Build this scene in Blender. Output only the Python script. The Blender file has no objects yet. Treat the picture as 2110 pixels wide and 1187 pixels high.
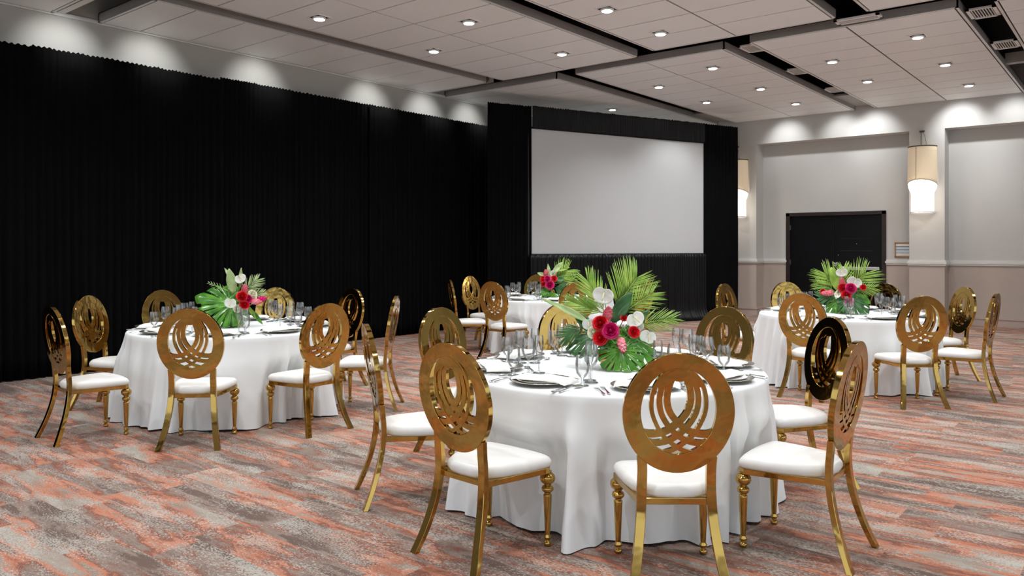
import bpy, bmesh, math, random
from mathutils import Vector, Matrix, noise as mnoise
PI = math.pi
R_ = math.radians
C = bpy.context.scene.collection
S = bpy.context.scene
# ------------------------------------------------------------------ camera, world, exposure
FPX, CX, HY, CH = 1610.0, 1055.0, 510.0, 1.43
YAW = math.atan2(1310, 1610)
cam = bpy.data.objects.new('camera', bpy.data.cameras.new('camera'))
C.objects.link(cam)
cam.location = (0, 0, CH)
cam.rotation_euler = (PI/2, 0, YAW)
cam.data.sensor_width = 36
cam.data.lens = FPX/2110*36
cam.data.shift_y = -(593.5-HY)/2110
cam.data.clip_end = 100
S.camera = cam
S.view_settings.view_transform = 'Standard'
S.view_settings.look = 'None'
S.view_settings.gamma = 1
S.view_settings.use_curve_mapping = False
S.view_settings.exposure = 0.04
W = bpy.data.worlds.new('world'); S.world = W
W.use_nodes = True
W.node_tree.nodes['Background'].inputs[0].default_value = (0.84, 0.94, 1.0, 1)
W.node_tree.nodes['Background'].inputs[1].default_value = 1.25
CZ = 4.11          # underside of the ceiling panels
DOWN = [(-7.48,5.64),(-6.24,6.86),(-7.52,7.56),(-6.26,8.78),(-4.71,7.48),(-4.71,8.72),(-6.29,11.59),(-5.01,10.88),
        (-5.04,12.81),(-6.28,13.37),(-5.06,14.55),(-8.02,12.93),(-7.91,14.63),(-2.26,10.92),(-3.51,11.59),
        (-3.49,13.33),(-2.29,12.82),(-2.28,14.70)]
HIDDEN = [(-6.25,4.95),(-4.0,5.6),(-3.4,7.9),(-1.2,6.2),(-1.2,8.6),(-7.5,2.6),(-5.0,3.0),(-2.8,3.6),(-1.4,3.4),(.6,4.5),(.6,7.5),(.6,10.5),
          (-5.0,.6),(-2.2,.6),(.8,1.2),(-7.6,.2),(-3.4,-1.6),(.2,-1.6)]
def spot(x, y, z, power, size, blend, target=None, rad=.05, col=(.965,.985,1)):
    l = bpy.data.lights.new('spot_lamp', 'SPOT'); l.energy = power; l.spot_size = R_(size); l.spot_blend = blend
    l.shadow_soft_size = rad; l.color = col
    o = bpy.data.objects.new('spot_lamp', l); C.objects.link(o); o.location = (x, y, z)
    d = (Vector(target)-Vector((x, y, z))) if target else Vector((0, 0, -1))
    o.rotation_euler = d.to_track_quat('-Z', 'Y').to_euler()
    return o
for x, y in DOWN: spot(x, y, CZ-.035, 140, 130, .7, rad=.06)
for x, y in HIDDEN: spot(x, y, CZ-.035, 140, 130, .7, rad=.06)
for x, p in ((-5.75,1.),(-4.65,.9),(-4.07,1.),(-2.62,1.5),(-1.77,1.)):      # wall washers on the far wall
    spot(x, 15.35, 4.09, 52*p, 78, 1., (x, 16.07, 3.55), .05)
for y in (3.71, 4.73, 6.26, 8.29, 9.54, 10.66):                             # and along the left wall
    spot(-9.0, y, 4.085, 34, 80, 1., (-9.75, y, 3.60), .04)

# ------------------------------------------------------------------ helpers
def mat(name, col=(.5,.5,.5), rough=.5, metal=0., **k):
    m = bpy.data.materials.new(name); m.use_nodes = True
    b = m.node_tree.nodes['Principled BSDF']
    b.inputs['Base Color'].default_value = (*col, 1); b.inputs['Roughness'].default_value = rough
    b.inputs['Metallic'].default_value = metal
    for kk, v in k.items(): b.inputs[kk.replace('_', ' ')].default_value = v
    return m
def nd(m, t, **k):
    n = m.node_tree.nodes.new(t)
    for kk, v in k.items(): setattr(n, kk, v)
    return n
def lk(m, a, b): m.node_tree.links.new(a, b)
def bsdf(m): return m.node_tree.nodes['Principled BSDF']
def vary(m, scale, amount, stretch=(1,1,1), bump=0., bscale=None, detail=3):
    """procedural tone variation and bump in object space"""
    b = bsdf(m); col = b.inputs['Base Color'].default_value[:3]
    tc = nd(m, 'ShaderNodeTexCoord'); mp = nd(m, 'ShaderNodeMapping'); mp.inputs['Scale'].default_value = stretch
    lk(m, tc.outputs['Object'], mp.inputs['Vector'])
    n = nd(m, 'ShaderNodeTexNoise'); n.inputs['Scale'].default_value = scale; n.inputs['Detail'].default_value = detail
    lk(m, mp.outputs[0], n.inputs['Vector'])
    cr = nd(m, 'ShaderNodeValToRGB'); e = cr.color_ramp.elements
    e[0].position = .3; e[1].position = .7
    e[0].color = (*[max(0, c_*(1-amount)) for c_ in col], 1); e[1].color = (*[min(1, c_*(1+amount)) for c_ in col], 1)
    lk(m, n.outputs['Fac'], cr.inputs[0]); lk(m, cr.outputs[0], b.inputs['Base Color'])
    if bump:
        n2 = nd(m, 'ShaderNodeTexNoise'); n2.inputs['Scale'].default_value = bscale or scale; n2.inputs['Detail'].default_value = 2
        lk(m, mp.outputs[0], n2.inputs['Vector'])
        bp = nd(m, 'ShaderNodeBump'); bp.inputs['Strength'].default_value = 1; bp.inputs['Distance'].default_value = bump
        lk(m, n2.outputs['Fac'], bp.inputs['Height']); lk(m, bp.outputs[0], b.inputs['Normal'])
    return m
M = {}
M['wall'] = vary(mat('wall_paint', (.55,.54,.52), .8), 1.2, .03, bump=.0004, bscale=90)
M['left_wall'] = vary(mat('left_wall_paint', (.46,.445,.41), .8), 1.0, .03)
M['dado'] = vary(mat('dado_paint', (.46,.385,.335), .75), 1.5, .04)
M['rail'] = vary(mat('rail_paint', (.66,.645,.62), .45), 4, .03)
M['base'] = vary(mat('baseboard_paint', (.47,.37,.325), .5), 4, .04)
M['tile'] = vary(mat('ceiling_tile', (.885,.91,.92), .55), 60, .02, bump=.0004, bscale=220)
M['fascia'] = vary(mat('ceiling_fascia', (.34,.325,.31), .5), 3, .06)
M['trim'] = vary(mat('ceiling_trim', (.72,.71,.69), .4), 3, .02)
M['plenum'] = vary(mat('plenum_black', (.004,.004,.004), .9), 2, .3)
M['groove'] = vary(mat('tile_groove', (.03,.028,.027), .8), 2, .1)
M['gold'] = vary(mat('polished_gold', (.52,.335,.095), .09, 1.), 5, .10, bump=.0030, bscale=8.5)
M['seat'] = vary(mat('white_leatherette', (.76,.76,.745), .42), 30, .015, bump=.0006, bscale=25)
M['cloth'] = vary(mat('white_tablecloth', (.78,.81,.83), .75, Sheen_Weight=.15), 6, .015, bump=.0015, bscale=9)
M['napkin'] = vary(mat('white_napkin', (.84,.83,.80), .8), 30, .02, bump=.0008, bscale=30)
M['drape'] = vary(mat('black_velour', (.0018,.0018,.0021), .9, Specular_IOR_Level=.10, Sheen_Weight=.006, Sheen_Roughness=.4), 3, .3)
M['satin'] = vary(mat('black_satin', (.0025,.0025,.003), .38, Specular_IOR_Level=.22, Sheen_Weight=.01), 3, .3)
M['screen'] = vary(mat('projection_screen', (.57,.585,.59), .5), 2, .012)
M['screen_frame'] = vary(mat('screen_border', (.01,.01,.01), .6), 4, .2)
M['silver'] = vary(mat('polished_steel', (.72,.72,.70), .18, 1.), 20, .04)
M['charger'] = vary(mat('silver_charger', (.52,.50,.45), .28, 1.), 25, .12, bump=.002, bscale=60)
M['plate'] = vary(mat('white_china', (.82,.81,.78), .2), 10, .01)
M['door'] = vary(mat('black_door', (.003,.0035,.005), .3, Specular_IOR_Level=.25), 3, .2)
M['doorframe'] = vary(mat('dark_brown_frame', (.022,.013,.013), .35), 6, .25)
M['wood'] = vary(mat('wood_frame', (.38,.20,.09), .5), 12, .25, (1,1,8))
M['paper_a'] = vary(mat('white_paper', (.78,.77,.72), .8), 8, .03)
M['paper_b'] = vary(mat('pale_blue_paper', (.60,.68,.76), .8), 8, .03)
M['shade'] = mat('linen_shade', (.80,.66,.47), .8, Emission_Color=(1,.80,.56,1), Emission_Strength=.22)
vary(M['shade'], 120, .03, (1,1,.2))
M['glow'] = mat('lit_diffuser', (.95,.93,.9), .6, Emission_Color=(1,.95,.87,1), Emission_Strength=1.3); vary(M['glow'], 20, .01)
M['shade_trim'] = vary(mat('bronze_trim', (.07,.055,.04), .5), 8, .2)
M['lens'] = mat('lamp_lens', (1,1,1), .4, Emission_Color=(1,.97,.92,1), Emission_Strength=40.); vary(M['lens'], 9, .01)
M['lighttrim'] = vary(mat('white_lamp_trim', (.80,.80,.79), .35), 8, .02)
M['dark'] = vary(mat('dark_slot', (.015,.014,.013), .6), 8, .2)
M['vent'] = vary(mat('white_vent', (.74,.73,.71), .4), 8, .03)
M['vase'] = vary(mat('gold_vase', (.62,.42,.14), .2, 1.), 8, .1)
def leafmat(name, c1, c2, rough=.38):
    m = mat(name, c1, rough, Specular_IOR_Level=.45)
    b = bsdf(m); tc = nd(m, 'ShaderNodeTexCoord'); n = nd(m, 'ShaderNodeTexNoise')
    n.inputs['Scale'].default_value = 14; n.inputs['Detail'].default_value = 4
    lk(m, tc.outputs['Object'], n.inputs['Vector'])
    cr = nd(m, 'ShaderNodeValToRGB'); cr.color_ramp.elements[0].position = .35; cr.color_ramp.elements[1].position = .68
    cr.color_ramp.elements[0].color = (*c1, 1); cr.color_ramp.elements[1].color = (*c2, 1)
    lk(m, n.outputs['Fac'], cr.inputs[0]); lk(m, cr.outputs[0], b.inputs['Base Color'])
    return m
M['monstera'] = leafmat('monstera_green', (.035,.15,.012), (.10,.30,.03), .25)
M['darkleaf'] = leafmat('dark_leaf_green', (.02,.08,.02), (.05,.17,.04), .35)
M['palm'] = leafmat('palm_green', (.15,.30,.025), (.34,.50,.08), .4)
M['paleleaf'] = leafmat('pale_leaf_green', (.24,.36,.12), (.44,.54,.26), .4)
M['stem'] = leafmat('stem_green', (.10,.20,.04), (.18,.30,.07), .5)
M['red'] = leafmat('red_petal', (.52,.003,.008), (.78,.012,.02), .5)
M['magenta'] = leafmat('magenta_petal', (.50,.004,.10), (.76,.015,.20), .5)
M['pink'] = leafmat('pink_bract', (.72,.10,.15), (.90,.34,.38), .4)
M['cream'] = leafmat('cream_petal', (.74,.72,.52), (.86,.85,.68), .5)
M['white'] = leafmat('white_spathe', (.78,.80,.72), (.88,.89,.84), .25)
M['spadix'] = leafmat('spadix', (.62,.58,.30), (.75,.70,.42), .5)
# thin drinking glass
g = bpy.data.materials.new('clear_glass'); g.use_nodes = True; M['glass'] = g
g.node_tree.nodes.clear()
out = nd(g, 'ShaderNodeOutputMaterial'); mx = nd(g, 'ShaderNodeMixShader'); tr = nd(g, 'ShaderNodeBsdfTransparent'); gl = nd(g, 'ShaderNodeBsdfGlossy')
lw = nd(g, 'ShaderNodeLayerWeight'); lw.inputs[0].default_value = .36
tint = nd(g, 'ShaderNodeValToRGB'); tint.color_ramp.elements[0].color = (.96,.97,.97,1); tint.color_ramp.elements[1].color = (.36,.38,.39,1)
tint.color_ramp.elements[0].position = .55; tint.color_ramp.elements[1].position = .97
mr = nd(g, 'ShaderNodeMapRange'); mr.inputs[3].default_value = .07; mr.inputs[4].default_value = .9
lk(g, lw.outputs['Facing'], tint.inputs[0]); lk(g, tint.outputs[0], tr.inputs[0]); lk(g, lw.outputs['Fresnel'], mr.inputs[0])
gl.inputs['Roughness'].default_value = .02; gl.inputs['Color'].default_value = (.95,.96,.97,1)
lk(g, mr.outputs[0], mx.inputs[0]); lk(g, tr.outputs[0], mx.inputs[1]); lk(g, gl.outputs[0], mx.inputs[2]); lk(g, mx.outputs[0], out.inputs[0])

def carpet():
    m = mat('plank_carpet', (.4,.3,.25), .95)
    b = bsdf(m); b.inputs['Specular IOR Level'].default_value = .1
    tc = nd(m, 'ShaderNodeTexCoord'); sp = nd(m, 'ShaderNodeSeparateXYZ'); lk(m, tc.outputs['Object'], sp.inputs[0])
    def mth(op, a, bb=None):
        n = nd(m, 'ShaderNodeMath', operation=op)
        for i, v in enumerate((a, bb)):
            if v is None: continue
            if isinstance(v, (int, float)): n.inputs[i].default_value = v
            else: lk(m, v, n.inputs[i])
        return n.outputs[0]
    row = mth('FLOOR', mth('DIVIDE', sp.outputs[1], .25))
    wn = nd(m, 'ShaderNodeTexWhiteNoise', noise_dimensions='1D'); lk(m, row, wn.inputs['W'])
    sh = mth('ADD', sp.outputs[0], mth('MULTIPLY', wn.outputs['Value'], 1.0))
    colm = mth('FLOOR', sh)
    cb = nd(m, 'ShaderNodeCombineXYZ'); lk(m, colm, cb.inputs[0]); lk(m, row, cb.inputs[1])
    w2 = nd(m, 'ShaderNodeTexWhiteNoise', noise_dimensions='2D'); lk(m, cb.outputs[0], w2.inputs['Vector'])
    def nz(sx, sy, scale, detail, dist=0, woff=0., k=40.):
        mp = nd(m, 'ShaderNodeMapping'); mp.inputs['Scale'].default_value = (sx, sy, 1); lk(m, tc.outputs['Object'], mp.inputs[0])
        n = nd(m, 'ShaderNodeTexNoise', noise_dimensions='4D'); n.inputs['Scale'].default_value = scale; n.inputs['Detail'].default_value = detail
        n.inputs['Distortion'].default_value = dist; n.inputs['Roughness'].default_value = .62
        lk(m, mp.outputs[0], n.inputs['Vector'])
        lk(m, mth('ADD', mth('MULTIPLY', w2.outputs['Value'], k), woff), n.inputs['W'])
        return n.outputs['Fac']
    big = nz(.9, 5.0, 1.15, 3, .3)
    # base tone bands: taupe / rust / coral / sage
    cr = nd(m, 'ShaderNodeValToRGB'); cr.color_ramp.interpolation = 'LINEAR'
    stops = [(.0,(.14,.105,.09)),(.38,(.18,.135,.115)),(.43,(.33,.28,.245)),(.47,(.30,.20,.165)),(.50,(.28,.125,.09)),(.535,(.54,.225,.14)),(.57,(.58,.28,.19)),(.605,(.40,.34,.29)),(.68,(.44,.42,.37)),(1,(.34,.28,.24))]
    stops = [(p_, (q_[0]*.78, q_[1]*.73, q_[2]*.71)) for p_, q_ in stops]
    e = cr.color_ramp.elements; e[0].position, e[0].color = stops[0][0], (*stops[0][1], 1); e[1].position, e[1].color = stops[-1][0], (*stops[-1][1], 1)
    for p, c_ in stops[1:-1]: q = e.new(p); q.color = (*c_, 1)
    pert = nz(6, 14, 3.2, 5, 0, 7.)
    w3 = nd(m, 'ShaderNodeTexWhiteNoise', noise_dimensions='3D'); lk(m, cb.outputs[0], w3.inputs['Vector'])
    lk(m, mth('ADD', mth('ADD', big, mth('MULTIPLY', mth('SUBTRACT', w3.outputs['Value'], .5), .10)), mth('MULTIPLY', mth('SUBTRACT', pert, .5), .15)), cr.inputs[0])
    # pale yarn flecks, in drifts
    fl = nz(30, 60, 2.2, 3, 0, 3.); drift = nz(1.4, 4.2, 1.3, 2, 0, 19.)
    f2 = mth('ADD', fl, mth('MULTIPLY', mth('SUBTRACT', drift, .5), .75))
    fr = nd(m, 'ShaderNodeValToRGB'); fr.color_ramp.elements[0].position = .53; fr.color_ramp.elements[1].position = .60
    lk(m, f2, fr.inputs[0])
    mx = nd(m, 'ShaderNodeMixRGB'); mx.inputs[2].default_value = (.46,.445,.40,1); lk(m, mth('MULTIPLY', fr.outputs[0], .68), mx.inputs[0]); lk(m, cr.outputs[0], mx.inputs[1])
    # dark yarn flecks
    fl2 = nz(44, 70, 2.6, 3, 0, 31.); dr2 = nz(1.2, 5.2, 1.5, 2, 0, 53.)
    fr2 = nd(m, 'ShaderNodeValToRGB'); fr2.color_ramp.elements[0].position = .54; fr2.color_ramp.elements[1].position = .62
    lk(m, mth('ADD', fl2, mth('MULTIPLY', mth('SUBTRACT', dr2, .5), .7)), fr2.inputs[0])
    m2 = nd(m, 'ShaderNodeMixRGB'); m2.inputs[2].default_value = (.15,.095,.08,1); lk(m, mth('MULTIPLY', fr2.outputs[0], .6), m2.inputs[0]); lk(m, mx.outputs[0], m2.inputs[1])
    lk(m, m2.outputs[0], b.inputs['Base Color'])
    n3 = nd(m, 'ShaderNodeTexNoise'); n3.inputs['Scale'].default_value = 260; lk(m, tc.outputs['Object'], n3.inputs['Vector'])
    bp = nd(m, 'ShaderNodeBump'); bp.inputs['Distance'].default_value = .003; bp.inputs['Strength'].default_value = .6
    lk(m, n3.outputs['Fac'], bp.inputs['Height']); lk(m, bp.outputs[0], b.inputs['Normal'])
    return m
M['carpet'] = carpet()

class MB:
    """collects faces for ONE mesh object"""
    def __init__(s): s.v = []; s.f = []; s.m = []
    def add(s, vs, fs, mi=0):
        o = len(s.v); s.v += [tuple(v) for v in vs]; s.f += [tuple(i+o for i in f) for f in fs]; s.m += [mi]*len(fs)
    def box(s, x0, x1, y0, y1, z0, z1, mi=0):
        v = [(x, y, z) for z in (z0, z1) for y in (y0, y1) for x in (x0, x1)]
        s.add(v, [(0,2,3,1),(4,5,7,6),(0,1,5,4),(2,6,7,3),(0,4,6,2),(1,3,7,5)], mi)
    def lathe(s, prof, n=20, c=(0,0,0), mi=0, cap=True):
        v = []; f = []
        for r, z in prof:
            for i in range(n): a = 2*PI*i/n; v.append((c[0]+r*math.cos(a), c[1]+r*math.sin(a), c[2]+z))
        for j in range(len(prof)-1):
            for i in range(n): k = (i+1) % n; f.append((j*n+i, j*n+k, (j+1)*n+k, (j+1)*n+i))
        if cap: f.append(tuple(range(n-1, -1, -1))); f.append(tuple((len(prof)-1)*n+i for i in range(n)))
        s.add(v, f, mi)
    def tube(s, pts, rad, n=6, mi=0):
        pts = [Vector(p) for p in pts]; v = []; f = []
        for i, p in enumerate(pts):
            d = (pts[min(i+1, len(pts)-1)]-pts[max(i-1, 0)]).normalized()
            a = d.cross(Vector((0,0,1)));  a = d.cross(Vector((1,0,0))) if a.length < .05 else a
            a.normalize(); b = d.cross(a)
            r = rad[i] if isinstance(rad, (list, tuple)) else rad
            for k in range(n): t = 2*PI*k/n; v.append(p+a*r*math.cos(t)+b*r*math.sin(t))
        for j in range(len(pts)-1):
            for k in range(n): q = (k+1) % n; f.append((j*n+k, j*n+q, (j+1)*n+q, (j+1)*n+k))
        f.append(tuple(range(n-1, -1, -1))); f.append(tuple((len(pts)-1)*n+i for i in range(n)))
        s.add(v, f, mi)
    def bar(s, pts, wx, wy, mi=0, tap=None):
        """rectangular bar through pts: width wx along x, wy along y (mostly vertical bars)"""
        v = []; f = []
        for i, p in enumerate(pts):
            k = tap[i] if tap else 1
            for a, b in ((-1,-1),(1,-1),(1,1),(-1,1)): v.append((p[0]+a*wx*k/2, p[1]+b*wy*k/2, p[2]))
        n = len(pts)
        for j in range(n-1):
            for k in range(4): q = (k+1) % 4; f.append((j*4+k, j*4+q, (j+1)*4+q, (j+1)*4+k))
        f.append((3,2,1,0)); f.append(tuple((n-1)*4+i for i in range(4)))
        s.add(v, f, mi)
    def build(s, name, mats, parent=None, smooth=False, bevel=0., kind=None, angle=40, solid=0., seg=2):
        me = bpy.data.meshes.new(name); me.from_pydata(s.v, [], s.f)
        for mm in (mats if isinstance(mats, (list, tuple)) else [mats]): me.materials.append(mm)
        for p, mi in zip(me.polygons, s.m): p.material_index = mi
        if smooth:
            me.polygons.foreach_set('use_smooth', [True]*len(me.polygons))
        me.update()
        bm = bmesh.new(); bm.from_mesh(me)
        if solid == 0 and not getattr(s, 'open', False): bmesh.ops.recalc_face_normals(bm, faces=bm.faces)
        if smooth and angle < 180:
            for e in bm.edges:
                if len(e.link_faces) == 2 and e.calc_face_angle(0) > R_(angle): e.smooth = False
        bm.to_mesh(me); bm.free()
        o = bpy.data.objects.new(name, me); C.objects.link(o)
        if parent: o.parent = parent
        if solid:
            md = o.modifiers.new('thickness', 'SOLIDIFY'); md.thickness = solid; md.offset = 0
        if bevel:
            md = o.modifiers.new('bevel', 'BEVEL'); md.width = bevel; md.segments = seg; md.limit_method = 'ANGLE'; md.angle_limit = R_(35)
        if kind: o['kind'] = kind
        return o
def empty(name, label, cat, loc=(0,0,0), rz=0., group=None):
    o = bpy.data.objects.new(name, None); C.objects.link(o); o.empty_display_size = .1
    o.location = loc; o.rotation_euler = (0, 0, rz); tag(o, label, cat, group); return o
def tag(o, label, cat, group=None):
    o['label'] = label; o['category'] = cat
    if group: o['group'] = group
    return o
def children(o): return [c_ for c_ in ALLCH.get(o.name, [])]
ALLCH = {}
def index_children(root):
    def rec(o):
        ALLCH[o.name] = [c_ for c_ in bpy.data.objects if c_.parent == o]
        for c_ in ALLCH[o.name]: rec(c_)
    rec(root)
def dup(root, loc, rz, label, group=None):
    r = root.copy(); C.objects.link(r); r.location = loc; r.rotation_euler = (0, 0, rz); r['label'] = label
    if group: r['group'] = group
    for ch in ALLCH.get(root.name, []):
        c_ = ch.copy(); C.objects.link(c_); c_.parent = r
        for g2 in ALLCH.get(ch.name, []):
            d = g2.copy(); C.objects.link(d); d.parent = c_
    return r
def spline(pts, n):
    """Catmull-Rom through pts"""
    P = [Vector(p) for p in pts]; P = [P[0]*2-P[1]]+P+[P[-1]*2-P[-2]]; o = []
    for i in range(1, len(P)-2):
        for k in range(n):
            t = k/n; a, b, c_, d = P[i-1:i+3]
            o.append(.5*((2*b)+(c_-a)*t+(2*a-5*b+4*c_-d)*t*t+(3*b-a-3*c_+d)*t**3))
    o.append(P[-2]); return o

# ------------------------------------------------------------------ room shell
X0, XR, YF, YB = -9.75, 11.0, -11.0, 16.07
m = MB(); m.box(X0-.3, XR, YF, YB+.6, -.1, 0); m.build('floor', M['carpet'], kind='structure')
m = MB(); m.box(X0-.2, X0, YF, YB+.6, 0, 4.7); m.build('wall_left', M['left_wall'], kind='structure')
# far wall: band, piers, recesses
RY = YB+.38
segs = [(X0,-6.42,YB),(-6.42,-3.47,RY),(-3.47,-2.88,YB),(-2.88,1.2,RY),(1.2,1.8,YB),(1.8,6.0,RY),(6.0,XR,YB)]
DX0, DX1, DZ = -5.87, -4.01, 2.11
m = MB()
for x0, x1, y in segs:
    if x0 == -6.42:
        for a, b in ((x0, DX0), (DX1, x1)): m.box(a, b, y, YB+.6, 1.14, 3.61); m.box(a, b, y, YB+.6, 0, 1.14, 1)
        m.box(DX0, DX1, y, YB+.6, DZ, 3.61)
    else:
        m.box(x0, x1, y, YB+.6, 1.14, 3.61); m.box(x0, x1, y, YB+.6, 0, 1.14, 1)
m.box(X0, XR, YB, YB+.6, 3.61, 4.7)
m.box(DX0, DX1, RY+.12, YB+.6, 0, DZ, 1)
m.build('wall_back', [M['wall'], M['dado']], kind='structure')
def runs():
    for i, (x0, x1, y) in enumerate(segs):
        rs = [(x0, x1)] if i != 1 else [(x0, DX0-.035), (DX1+.035, x1)]
        for a, b in rs: yield a, b, y
    for x, sgn in ((-6.42,1),(-3.47,-1),(-2.88,1),(1.2,-1),(1.8,1)): yield x, sgn, None
def mould(name, mt, prof):
    m = MB()
    for a, b, y in runs():
        for z0, z1, d in prof:
            if y is None: m.box(min(a, a+b*d), max(a, a+b*d), YB-d, RY, z0, z1)
            else:
                e0 = d if y == YB else 0
                m.box(a-(0), b+(0), y-d, y+.01, z0, z1)
    return m.build(name, mt, kind='structure')
mould('trim_1', M['rail'], [(1.095,1.125,.022),(1.125,1.165,.034),(1.165,1.195,.02)])
mould('baseboard_back', M['base'], [(0,.125,.02),(.125,.15,.032),(.15,.17,.014)])
m = MB(); m.box(X0, X0+.02, YF, YB, 0, .15); m.build('baseboard_left', M['base'], kind='structure')

# ceiling: black plenum and hanging panel fields
m = MB(); m.box(X0-.2, XR, YF, YB+.6, 4.62, 4.7); m.build('ceiling', M['plenum'], kind='structure')
def cloud(x0, x1, y0, y1, xd=None, pitch=.62, from_far=True):
    m = MB(); th = .115
    m.box(x0, x1, y0, y0+.018, CZ+.008, CZ+th, 1); m.box(x0, x1, y1-.018, y1, CZ+.008, CZ+th, 1)
    m.box(x0, x0+.018, y0, y1, CZ+.008, CZ+th, 1); m.box(x1-.018, x1, y0, y1, CZ+.008, CZ+th, 1)
    m.box(x0, x1, y0, y1, CZ+th-.01, CZ+th, 3)                     # black top
    m.box(x0+.004, x1-.004, y0+.004, y1-.004, CZ+.010, CZ+.020, 3)  # dark backing seen in the grooves
    for a, b, c_, d in ((x0, x1, y0, y0+.03), (x0, x1, y1-.03, y1), (x0, x0+.03, y0, y1), (x1-.03, x1, y0, y1)):
        m.box(a, b, c_, d, CZ+.002, CZ+.011, 2)                    # pale edge trim
    xs = [x0+.035]+(xd or [])+[x1-.035]
    ys = []; y = y1-.035
    while y > y0+.08: ys.append(y); y -= pitch
    ys.append(y0+.035)
    for i in range(len(xs)-1):
        for j in range(len(ys)-1):
            g1, g2 = .011, .009
            m.box(xs[i]+g1, xs[i+1]-g1, ys[j+1]+g2, ys[j]-g2, CZ, CZ+.012, 0)
    return m.build('ceiling', [M['tile'], M['fascia'], M['trim'], M['groove']], kind='structure')
cloud(-9.72,-8.33,4.12,9.60)
cloud(-8.05,-5.57,3.95,9.66,[-6.82])
cloud(-5.24,-2.83,3.95,9.50,[-4.045])
cloud(-2.48,-.07,3.95,9.46,[-1.28])
cloud(.28,2.69,3.95,9.46,[1.48])
cloud(-9.73,-7.27,10.06,YB,[-8.52])
cloud(-6.88,-4.43,9.98,YB,[-5.65])
cloud(-4.06,-1.64,9.90,YB,[-2.845])
cloud(-1.30,1.11,9.90,YB,[-.1])
cloud(1.46,3.87,9.90,YB,[2.66])
cloud(4.2,XR,9.90,YB); cloud(3.05,XR,3.95,9.46); cloud(3.05,XR,-1.8,3.62); cloud(3.05,XR,-11,-2.2)
for a, b, d in ((-9.72,-8.33,None),(-8.05,-5.57,[-6.82]),(-5.24,-2.83,[-4.045]),(-2.48,-.07,[-1.28]),(.28,2.69,[1.48])):
    cloud(a, b, -1.8, 3.62, d); cloud(a, b, -6.2, -2.2, d); cloud(a, b, -11, -6.5, d)
m = MB(); m.box(-4.43, -4.06, 14.75, YB, CZ+.07, CZ+.10); m.box(-7.27, -6.88, 14.9, YB, CZ+.07, CZ+.10); m.box(-1.64, -1.30, 13.6, 13.75, CZ+.05, CZ+.2)
m.box(-9.72, -8.33, 9.66, 9.76, CZ+.03, CZ+.13); m.build('trim_2', M['fascia'], kind='structure')
m = MB(); m.box(X0, X0+.03, YF, YB, CZ-.012, CZ+.03); m.box(X0, -8.33, 3.66, 3.74, CZ+.02, CZ+.12); m.build('trim_3', M['trim'], kind='structure')

# double doors in the far recess
dr = empty('door_1', 'black double doors with a steel push bar', 'door', ((DX0+DX1)/2, RY, 0)); dr['kind'] = 'structure'
for k in ('label', 'category'): del dr[k]
w2 = (DX1-DX0)/2
m = MB(); m.box(-w2-.05, -w2+.03, -.03, .10, 0, DZ+.04); m.box(w2-.03, w2+.05, -.03, .10, 0, DZ+.04); m.box(-w2-.05, w2+.05, -.03, .10, DZ-.03, DZ+.045)
m.build('door_frame', M['doorframe'], dr, bevel=.006)
for s_ in (-1, 1):
    m = MB(); a, b = (-w2+.03, -.004) if s_ < 0 else (.004, w2-.03)
    m.box(a, b, .035, .08, .008, DZ-.035)
    lf = m.build('door_leaf', M['door'], dr, bevel=.004)
    if s_ > 0:
        m = MB(); m.box(.10, .86, -.04, -.015, .98, 1.045); m.box(.10, .2, -.02, .035, .985, 1.04); m.box(.80, .86, -.02, .035, .985, 1.04)
        m.build('push_bar', M['silver'], lf, bevel=.006)
        m = MB(); m.box(-.0, .055, -.025, .035, 1.05, 1.12); m.build('latch_case', M['silver'], lf, bevel=.004)
        m = MB(); m.lathe([(.006,0),(.006,.01),(0.003,.012)], 10, (.42, .03, 1.50)); m.lathe([(.007,0),(.007,.014)], 10, (.07, .028, 1.27)); m.build('peephole', M['silver'], lf)
        m = MB(); m.box(.1, .72, .033, .0355, 1.36, 1.368); m.box(.1, .72, .033, .0355, 1.61, 1.615); m.build('sign_strip', M['dark'], lf)
    else:
        for z in (.25, 1.07, 1.80): m = MB(); m.box(-w2+.02, -w2+.035, .01, .036, z, z+.10); m.build('hinge', M['silver'], lf)

# framed notices on the pier side of the recess
nf = empty('notice_frame', 'small wooden frame with pale paper strips, right of the black doors', 'frame', (-3.665, RY-.012, 1.385))
m = MB(); w_, h_ = .14, .145
m.box(-w_, w_, -.012, .01, -h_, -h_+.025); m.box(-w_, w_, -.012, .01, h_-.025, h_); m.box(-w_, -w_+.022, -.012, .01, -h_, h_); m.box(w_-.022, w_, -.012, .01, -h_, h_)
m.build('frame_border', M['wood'], nf, bevel=.003)
for i in range(4):
    z0 = -.12+i*.0605; m = MB(); m.box(-.117, .117, -.002, .008, z0+.004, z0+.056); m.build('paper_strip', M['paper_a' if i in (0, 3) else 'paper_b'], nf)
m = MB()
for i in (1, 2, 3): z0 = -.12+i*.0605; m.box(-.117, .117, -.006, .004, z0-.004, z0+.004)
m.build('slat', M['dark'], nf)

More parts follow.
